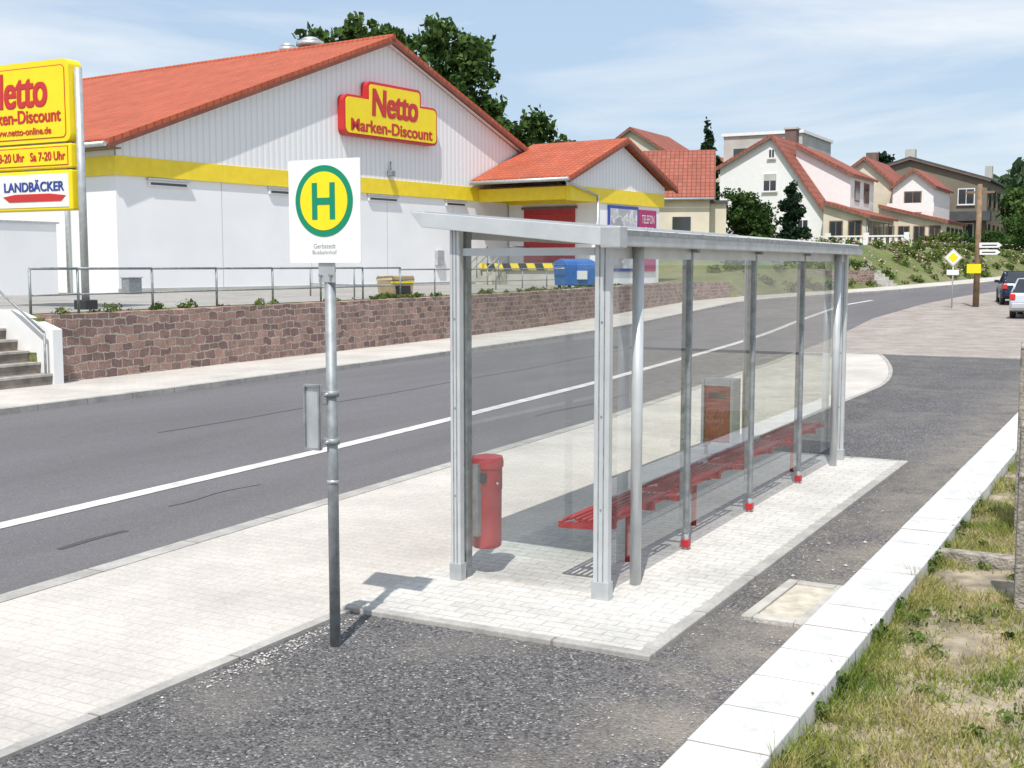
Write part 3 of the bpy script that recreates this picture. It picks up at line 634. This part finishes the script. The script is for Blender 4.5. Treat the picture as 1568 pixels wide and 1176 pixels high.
prism('front_beam',[(4.14,2.33),(4.2,2.337),(4.2,2.42),(4.14,2.413)],'x',7.12,13.40,m_alu,SH)
BE=empty('shelter_bench')
tube('support_rail',(7.3,3.30,.40),(13.2,3.30,.40),.025,m_redd,BE)
for x in(8.56,10.16,11.76): box('wall_bracket',(x-.02,3.165,.38),(x+.02,3.30,.42),m_red,BE)
for x in(8.0,9.4,10.9,12.4): tube('leg',(x,3.35,0.012),(x,3.35,.4),.022,m_red,BE)
for x0 in(7.25,8.75,10.3,11.9):
    Lb=1.15
    for j,(yy,zz) in enumerate(((3.19,.475),(3.235,.462),(3.28,.455),(3.325,.453),(3.37,.453),(3.415,.455),(3.46,.457),(3.505,.448),(3.54,.425))):
        tube('seat_slat_%d'%j,(x0,yy,zz),(x0+Lb,yy,zz),.012,m_red,BE,seg=8)
    for xx in (x0,x0+Lb/2,x0+Lb): prism('seat_rib',[(3.18,.445),(3.30,.435),(3.46,.437),(3.53,.42),(3.55,.405),(3.53,.39),(3.30,.40),(3.18,.42)],'x',xx-.012,xx+.012,m_red,BE)
    box('seat_bracket',(x0+.2,3.22,.37),(x0+.24,3.5,.44),m_red,BE); box('seat_bracket_b',(x0+Lb-.24,3.22,.37),(x0+Lb-.2,3.5,.44),m_red,BE)
def bin_(x,y):
    B=empty('litter_bin',(x,y,0))
    seg=28
    def ring(rr,z): return [(rr*math.cos(2*math.pi*i/seg),rr*.9*math.sin(2*math.pi*i/seg),z) for i in range(seg)]
    lv=[(.10,.2),(.112,.21),(.115,.60),(.119,.61),(.119,.76),(.128,.765),(.13,.80),(.12,.835),(.03,.85)]
    v=[];f=[]
    for a_,z in lv: v+=ring(a_,z)
    for j in range(len(lv)-1):
        for i in range(seg): f.append((j*seg+i,j*seg+(i+1)%seg,(j+1)*seg+(i+1)%seg,(j+1)*seg+i))
    f.append(tuple(range(seg))[::-1]); f.append(tuple(range((len(lv)-1)*seg,len(lv)*seg)))
    o=mesh('body',v,f,m_red,B,smooth=True); o.modifiers.new('e','EDGE_SPLIT').split_angle=math.radians(35)
    box('slot',(-.125,-.06,.67),(-.10,.06,.74),m_dark,B,.004); box('hanger',(-.16,-.02,.3),(-.112,.02,.8),m_metd,B)
    tube('lock',(-.05,-.108,.66),(-.05,-.12,.66),.01,m_metal,B,seg=8)
bin_(7.24,4.10)
# framed box at the far front post
NB=empty('framed_waste_box',(13.2,4.40,0))
box('body',(-.12,-.15,.16),(.12,.15,.80),m_red,NB,.01)
for nm,a_,b_ in(('frame_left',(-.14,-.19,.10),(.13,-.153,.88)),('frame_right',(-.14,.153,.10),(.13,.19,.88)),('frame_top',(-.14,-.152,.803),(.13,.152,.88))): box(nm,a_,b_,m_alu,NB,.006)
box('slot',(-.124,-.1,.66),(-.118,.1,.73),m_dark,NB); 
for yy in(-.17,.17): box('foot',(-.02,yy-.015,0),(.02,yy+.015,.1),m_metd,NB)
CP=empty('concrete_post',(8.35,.70,0),math.radians(8))
prism('shaft',[(-.075,-.2),(.075,-.2),(.068,1.12),(.02,1.16),(-.068,1.14)],'y',-.075,.075,m_concw,CP,.012)
box('tie_wire',(-.079,-.079,.8),(.079,.079,.812),m_chim,CP)
CP=empty('concrete_post',(10.75,.92,0),math.radians(5)); prism('shaft',[(-.1,-.2),(.1,-.2),(.1,1.48),(.02,1.54),(-.1,1.5)],'y',-.1,.1,m_concw,CP,.015)
box('concrete_sill',(9.4,.55,-.1),(9.52,1.415,.02),m_concw,None,.01)

# ------------------------------------------------------------------ houses
def house(name,loc,rz,prof,depth,roofs,wall,roofm,th=.2,over=.35):
    H=empty(name,loc,rz)
    prism('walls',prof,'y',0,depth,wall,H)
    addroofs(H,prof,depth,roofs,roofm,th,over); return H
def addroofs(H,prof,depth,roofs,mat,th=.2,over=.35,y0=0):
    for (a,b_) in roofs:
        (u0,z0),(u1,z1)=a,b_
        if z0>z1: (u0,z0),(u1,z1)=(u1,z1),(u0,z0)
        Lr=math.hypot(u1-u0,z1-z0); du=(u1-u0)/Lr;dz=(z1-z0)/Lr
        u0-=du*over; z0-=dz*over
        roofslab('roof',u0,z0+.02,u1,z1+.02,y0-over,depth+over,th,mat,H)
        roofslab('fascia',u0,z0-.12,u1,z1-.12,y0-over-.02,y0-over+.08,.137,m_chim,H)
def winf(H,u0,z0,u1,z1,y=0,fr=m_white):
    box('window_frame',(u0,y-.06,z0),(u1,y-.005,z1),fr,H); 
    box('window_pane',(u0+.09,y-.07,z0+.09),((u0+u1)/2-.03,y-.062,z1-.09),m_win,H); box('window_pane',((u0+u1)/2+.03,y-.07,z0+.09),(u1-.09,y-.062,z1-.09),m_win,H)
    box('window_sill',(u0-.08,y-.16,z0-.08),(u1+.08,y-.062,z0-.003),m_greyw,H)
def wins_(H,u,y0,z0,y1,z1):
    box('window_frame',(u+.005,y0,z0),(u+.06,y1,z1),m_brown,H); box('window_pane',(u+.062,y0+.08,z0+.08),(u+.07,y1-.08,z1-.08),m_win,H)
hz=-math.pi/2
P=[(0,2.5),(9.0,2.5),(9.0,6.3),(4.4,12.75),(0,10.4)]
H=house('white_gabled_house',(99,33.4,0),hz,P,10.5,[(P[2],P[3]),(P[4],P[3])],m_white,m_tileo)
winf(H,3.7,8.3,4.9,9.8);winf(H,4.1,11.0,4.7,11.8);winf(H,3.2,4.6,4.3,5.6)
box('roller_shutter',(3.8,-.075,9.2),(4.8,-.071,9.75),m_greyw,H)
winf(H,6.6,4.6,7.6,6.0)
Q=[(5.6,6.0),(10.2,6.0),(10.2,9.7),(5.6,12.2)]
prism('wing_walls',Q,'y',3.0,12,m_white,H); addroofs(H,Q,12,[(Q[2],Q[3])],m_tileo,y0=3.0)
wins_(H,10.2,4.5,7.6,6.3,9.3);wins_(H,10.2,8,7.6,10,9.3)
Q=[(9.02,2.5),(12.4,2.5),(12.4,6.1),(9.02,7.2)]
prism('porch_walls',Q,'y',-1,10,m_cream,H); addroofs(H,Q,10,[(Q[2],Q[3])],m_tileo,y0=-1)
for i in range(5): wins_(H,12.4,-.4+2*i,4.2,1.2+2*i,5.8)
winf(H,9.5,4.2,10.6,5.8,-1,m_brown);winf(H,11.0,4.2,12.1,5.8,-1,m_brown)
tube('porch_downpipe',(12.5,-1.0,2.8),(12.5,-1.0,6.0),.06,m_metd,H,seg=8)
box('chimney',(3.2,8.0,11),(4.2,9.0,14.2),m_chim,H); box('chimney_cap',(3.1,7.9,14.2),(4.3,9.1,14.35),m_greyw,H)
for i in range(3): box('skylight',(6.2+i*.0,1.2+2.4*i,10.42),(6.9,1.9+2.4*i,10.46),m_win,H) if False else None
P=[(0,2.5),(8.2,2.5),(8.2,6.9),(2.6,11.9),(0,10)]
H=house('red_roofed_house',(113.5,27.2,0),hz,P,10,[(P[2],P[3]),(P[4],P[3])],m_cream,m_tileo)
Q=[(5.4,6.0),(8.9,6.0),(8.9,9.2),(7.2,10.6),(5.4,9.2)]
prism('wing_walls',Q,'y',-1.2,8,m_white,H); addroofs(H,Q,8,[(Q[2],Q[3]),(Q[4],Q[3])],m_tileo,y0=-1.2)
winf(H,6.4,7.2,7.9,8.8,-1.2,m_brown)
Q=[(4.6,2.5),(10.2,2.5),(10.2,6.0),(4.6,7.4)]
prism('porch_walls',Q,'y',-3,8,m_cream,H); addroofs(H,Q,8,[(Q[2],Q[3])],m_tileo,y0=-3)
for i in range(4): winf(H,5.0+1.3*i,4.2,6.0+1.3*i,5.7,-3,m_brown)
for i in range(4): wins_(H,10.2,-2+2.4*i,4.2,-.4+2.4*i,5.6)
box('balcony_rail',(5.2,-2.6,6.9),(9.2,-2.5,7.7),m_white,H)
box('chimney',(1.4,6,10.5),(2.4,7,13),m_chim,H)
P=[(0,2.5),(11.8,2.5),(11.8,10.6),(4.5,12.9),(0,11.6)]
H=house('dark_roofed_house',(127,27.5,0),hz,P,24,[(P[2],P[3]),(P[4],P[3])],m_olive,m_darkroof)
for i in range(4): winf(H,1.0+2.7*i,8.2,2.6+2.7*i,9.8,0); winf(H,1.0+2.7*i,4.6,2.6+2.7*i,6.4,0)
box('balcony',(8,-1.2,6.6),(12.3,-.06,7.5),m_darkroof,H)
for i in range(6): wins_(H,11.8,1+3.6*i,8.0,3+3.6*i,9.8); wins_(H,11.8,1+3.6*i,4.6,3+3.6*i,6.4)
box('chimney',(3,5,12),(4,6,14.3),m_greyw,H); box('chimney_b',(10.4,9,10),(11.1,10,12.6),m_greyw,H)
P=[(0,1),(8.4,1),(8.4,6.7),(4.2,9.9),(0,6.7)]
H=house('cream_house',(76.5,26.5,0),math.radians(19),P,9,[(P[2],P[3]),(P[4],P[3])],m_cream,m_tileo)
box('garage',(1.0,-1.1,1),(6,-.01,6.3),m_cream,H); box('garage_roof',(.8,-1.2,6.3),(6.2,-.012,6.5),m_darkroof,H)
box('window',(-.05,1.2,4),(-.004,2.4,5.4),m_win,H)
tube('gutter',(-.4,-.3,6.55),(-.4,9.3,6.55),.08,m_metal,H,seg=8)
H=empty('flat_roofed_building',(0,0,0)); box('walls',(124,33.2,2),(136,41.5,15.7),m_greyw,H); box('roof_edge',(123.8,33,15.7),(136.2,41.7,16.0),m_white,H)
for i in range(3): box('window',(123.94,34.2+2.4*i,12.8),(123.996,35.6+2.4*i,14.4),m_win,H)
P=[(0,2),(8,2),(8,12.4),(3,15.6),(0,13.6)]
H=house('hillside_house',(112,50,0),hz,P,10,[(P[2],P[3]),(P[4],P[3])],m_cream,m_tileo); winf(H,1.6,12.2,2.6,13.4)
P=[(0,2),(7,2),(7,12.2),(3.5,14),(0,12.2)]
H=house('hillside_house',(122,47.5,0),hz,P,10,[(P[2],P[3]),(P[4],P[3])],m_cream,m_tileo)
BA=empty('white_balustrade')
for a_ in np.arange(16.8,24.6,.42): box('baluster',(90.95,a_,3.6),(91.1,a_+.17,4.3),m_white,BA)
box('rail',(90.9,16.4,4.3),(91.15,25.0,4.42),m_white,BA)
for a_ in(16.4,19.3,22.1,24.8): box('pier',(90.85,a_,3.0),(91.2,a_+.35,4.62),m_white,BA)
box('base',(90.88,16.4,2.9),(91.18,25.0,3.6),m_concw,BA)
BW=empty('bank_stone_wall',(73.5,18.0,0),math.radians(-32)); box('wall',(-6,0,.5),(4,.4,1.9),m_stone,BW)
for i in range(8): box('step_%d'%i,(4.2,-.4+.35*i,.8),(5.6,.0+.35*i,1.1+.2*i),m_conc,BW)

# ------------------------------------------------------------------ vegetation
tree('tree',(74.3,45.6,1.5),18.6,5.0,m_leaf,m_bark,per=150,size=.5,seed=3,nb=26,zlo=.35)
tree('tree',(67.0,47.6,1.5),17.4,5.2,m_leaf,m_bark,per=150,size=.5,seed=6,nb=26,zlo=.5)
tree('tree',(79,41.5,1.5),12.6,3.4,m_leaf,m_bark,per=200,size=.42,seed=9,nb=16)
def conifer(name,base,h,rad,seed,per=260,size=.3,mat=m_leafd,taper=1.0):
    e=empty(name,base); g=random.Random(seed); tube('trunk',(0,0,-.4),(0,0,h*.9),.16,m_bark,e,r1=.03,seg=8)
    bl=[]
    k=int(h*3)
    for i in range(k):
        t=i/k; rr=rad*(1-t)**taper*(.85+.3*g.random())+.12; a_=g.uniform(0,6.28)
        bl.append(((math.cos(a_)*rr*.35,math.sin(a_)*rr*.35,.3+h*t),(rr*.8,rr*.8,h/k*1.6)))
    leafmesh('crown',blobpts(bl,per,seed,hole=.22),size,mat,e,seed=seed)
conifer('fir_tree',(110,38.4,5),10.8,2.8,2,per=420,size=.35)
conifer('cypress_tree',(88.5,24.4,3.2),4.8,1.35,4,per=1500,size=.22,taper=.5)
conifer('cypress_tree',(92.5,29.0,3.2),3.8,1.0,14,per=1200,size=.2,taper=.6)
def shrub(name,base,rx,rz_,seed,mat=m_leaf,size=.22,per=500):
    e=empty(name,base); g=random.Random(seed)
    bl=[((g.uniform(-.5,.5)*rx,g.uniform(-.5,.5)*rx,rz_*g.uniform(.3,1.3)),(rx*g.uniform(.4,.6),rx*g.uniform(.4,.6),rz_*g.uniform(.35,.55))) for _ in range(11)]
    for i in range(4): tube('stem',(0,0,-.2),bl[i][0],.05,m_bark,e,r1=.02,seg=6)
    leafmesh('foliage',blobpts(bl,per,seed,hole=.33),size,mat,e,seed=seed)
shrub('shrub',(86.5,27.4,2.8),2.6,3.5,1,per=900); shrub('shrub',(84,25.4,3.0),1.3,1.0,2); shrub('shrub',(98,15.6,3.2),1.8,1.0,3,m_leafl); shrub('shrub',(108,13.5,3.2),2.2,1.2,6)
shrub('shrub',(114,12,3.2),3.0,2.2,7,per=300); shrub('shrub',(105,24.5,4),1.0,.8,8)
bl=[]; g=random.Random(11)
for i in range(300):
    x=g.uniform(66,125); o=g.uniform(.6,4.6) if x<97 else g.uniform(.6,9)
    s=g.uniform(.15,.5) if x<97 else g.uniform(.15,.6); z=terr(x,o); bl.append(((x,eF(x)+o,z+s*.3),(s*1.4,s*1.4,s)))
leafmesh('bank_planting',blobpts(bl,700,6,hole=.35),.17,m_leafl,seed=8)
pv=[];pf=[]
for i in range(260):
    x=g.uniform(72,112); o=g.uniform(1,5); peb(x,eF(x)+o,g.uniform(.05,.11),terr(x,o)+g.uniform(.3,.5))
mesh('bank_flowers',pv,pf,plain('petals',(.6,.35,.4),.8,var=.5,scale=2))
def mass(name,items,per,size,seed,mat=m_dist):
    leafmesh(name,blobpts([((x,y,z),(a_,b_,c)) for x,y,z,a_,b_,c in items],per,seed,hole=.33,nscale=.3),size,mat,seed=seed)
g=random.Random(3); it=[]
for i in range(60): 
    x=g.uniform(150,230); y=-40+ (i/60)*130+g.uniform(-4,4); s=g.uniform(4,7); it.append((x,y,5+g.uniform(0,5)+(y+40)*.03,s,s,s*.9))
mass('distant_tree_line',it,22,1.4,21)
it=[]
for i in range(26):
    x=g.uniform(92,104); y=44+i*1.0; s=g.uniform(2.2,3.6); it.append((x,y,9.2+g.uniform(-1,1.4),s,s,s))
for i in range(14): it.append((g.uniform(88,94),41+i*.8,9.4+.25*i+g.uniform(-.6,.6),2.0,2.0,2.2))
mass('distant_tree_line',it,60,.6,22,m_leaf)
conifer('fir_tree',(139,28.5,8),6.3,3.2,22,per=110,size=.5,taper=.35)
it=[(128+g.uniform(-6,6),9+i*.9,7+g.uniform(-1,1),2.5,2.5,3) for i in range(-8,6)]
mass('distant_tree_line',it,70,.6,23,m_leaf)

# ------------------------------------------------------------------ signs on right
zb=r(56)
DS=empty('direction_signpost',(56.3,7.25,zb)); tube('pole',(0,0,-.3),(0,0,5.3),.14,m_brown,DS,r1=.10)
for k,(a_,b_,z) in enumerate(((-.85,-.08,2.55),(-.8,-.1,2.25))):
    prism('arrow_%d'%k,[(a_-.15,z+.1),(a_,z),(b_,z),(b_,z+.22),(a_,z+.22)],'x',-.17,-.14,m_white,DS); box('lettering_%d'%k,(-.175,a_+.05,z+.08),(-.171,b_-.1,z+.13),m_black,DS)
box('yellow_sign',(-.17,-.18,1.45),(-.14,.4,1.85),m_yel,DS)
box('top_arm',(-.05,-.6,4.9),(.05,.6,5.0),m_brown,DS)
PR=empty('priority_road_sign',(55.3,8.1,r(55))); tube('pole',(0,0,-.2),(0,0,2.45),.03,m_metal,PR)
def dia(nm,s,x,mat): prism(nm,[(0,2.15-s),(s,2.15),(0,2.15+s),(-s,2.15)],'x',x-.003,x,mat,PR)
dia('plate',.38,-.04,m_white);dia('rim',.35,-.045,m_black);dia('plate_inner',.335,-.05,m_white);dia('yellow',.22,-.055,m_yel)
box('supplement',(-.045,-.25,1.4),(-.04,.25,1.62),m_white,PR)
# ------------------------------------------------------------------ cars
def car(name,loc,rz,paint):
    C=empty(name,loc,rz)
    body=[(-2.05,.28),(-1.72,.22),(1.7,.22),(2.08,.30),(2.1,.62),(1.95,.80),(1.0,.93),(-1.7,.98),(-2.0,.92),(-2.1,.6)]
    prism('body',body,'y',-.83,.83,paint,C,.07)
    v=[(1.1,-.78,.90),(1.1,.78,.90),(-1.9,.78,.95),(-1.9,-.78,.95),(.35,-.60,1.43),(.35,.60,1.43),(-1.45,.60,1.45),(-1.45,-.60,1.45)]
    mesh('glasshouse',v,[(0,1,5,4),(1,2,6,5),(2,3,7,6),(3,0,4,7),(4,5,6,7)],m_win,C,bevel=.05)
    box('roof',(-1.42,-.61,1.435),(.33,.61,1.475),paint,C,.02)
    for sy in(-1,1):
        for a_,b_ in(((1.08,.78,.92),(.36,.605,1.44)),((-.35,.79,.93),(-.4,.61,1.44)),((-1.88,.78,.95),(-1.46,.605,1.45))):
            tube('pillar',(a_[0],a_[1]*sy,a_[2]),(b_[0],b_[1]*sy,b_[2]),.035,paint,C,seg=6)
        for wx in(-1.3,1.3):
            tube('arch',(wx,sy*.70,.32),(wx,sy*.836,.32),.36,m_dark,C,seg=24); tube('tyre',(wx,sy*.66,.31),(wx,sy*.855,.31),.31,m_dark,C,seg=24); tube('rim',(wx,sy*.86,.31),(wx,sy*.865,.31),.2,m_metal,C,seg=16)
        box('tail_lamp',(-2.12,sy*.72-.1,.68),(-2.03,sy*.72+.1,.90),m_redd,C,.02); box('head_lamp',(2.0,sy*.62-.16,.6),(2.11,sy*.62+.16,.74),m_metal,C,.02)
        box('mirror',(.75,sy*.9-.1,.93),(.9,sy*.9+.1,1.06),paint,C,.03)
    box('bumper',(-2.16,-.75,.36),(-2.08,.75,.56),paint,C,.03); box('plate',(-2.17,-.26,.58),(-2.1,.26,.69),m_white,C)
m_silver=plain('car_silver',(.62,.64,.68),.25,.5,var=.02); m_dblue=plain('car_blue',(.02,.03,.07),.2,.3,var=.02)
car('parked_car',(50.6,4.25,r(50)-.03),0,m_silver); car('parked_car',(60,5.9,r(60)-.03),math.radians(10),m_dblue)

# ------------------------------------------------------------------ light & sky
el=math.radians(60); az=math.radians(18)
L=Vector((math.cos(el)*math.cos(az),math.cos(el)*math.sin(az),-math.sin(el)))
sd=bpy.data.lights.new('sun','SUN'); sd.energy=4.7; sd.angle=math.radians(.5); sd.color=(1,.96,.9)
so=bpy.data.objects.new('sun',sd); COL.objects.link(so); so.rotation_euler=L.to_track_quat('-Z','Y').to_euler()
wd=bpy.data.worlds.new('World'); S.world=wd; wd.use_nodes=True; nt=wd.node_tree; bg=nt.nodes['Background']
sk=N(nt,'ShaderNodeTexSky',sky_type='NISHITA'); sk.sun_disc=False; sk.sun_elevation=el; sk.sun_rotation=math.atan2(-L.x,-L.y); sk.dust_density=.6; sk.air_density=1.2; sk.ozone_density=2.0
tc=N(nt,'ShaderNodeTexCoord'); mp=N(nt,'ShaderNodeMapping'); mp.inputs['Scale'].default_value=(1.2,1.2,7); mp.inputs['Rotation'].default_value=(0.12,.1,.4)
nt.links.new(tc.outputs['Generated'],mp.inputs['Vector'])
nz=N(nt,'ShaderNodeTexNoise'); nz.inputs['Scale'].default_value=1.8; nz.inputs['Detail'].default_value=7; nz.inputs['Roughness'].default_value=.56; nz.inputs['Distortion'].default_value=.5; nt.links.new(mp.outputs[0],nz.inputs['Vector'])
cr=ramp(nt,[(.40,(.0,)*3),(.64,(.88,)*3)]); nt.links.new(nz.outputs['Fac'],cr.inputs[0])
base=mix(nt,'MIX',sk.outputs[0],(4.5,5.7,7.4),facv=.65)
col=mix(nt,'MIX',base,(7.4,7.75,8.1),fac=cr.outputs[0])
nt.links.new(col,bg.inputs[0]); bg.inputs[1].default_value=.125
cd=bpy.data.cameras.new('camera'); cd.sensor_width=36; cd.lens=36*1850/1568; cd.clip_end=3000; cd.clip_start=.1
co=bpy.data.objects.new('camera',cd); COL.objects.link(co); co.location=(0,0,2.15); co.rotation_euler=(math.radians(90-5.557),0,math.radians(28.304-90)); S.camera=co
S.view_settings.view_transform='Standard'; S.view_settings.look='None'; S.view_settings.exposure=0
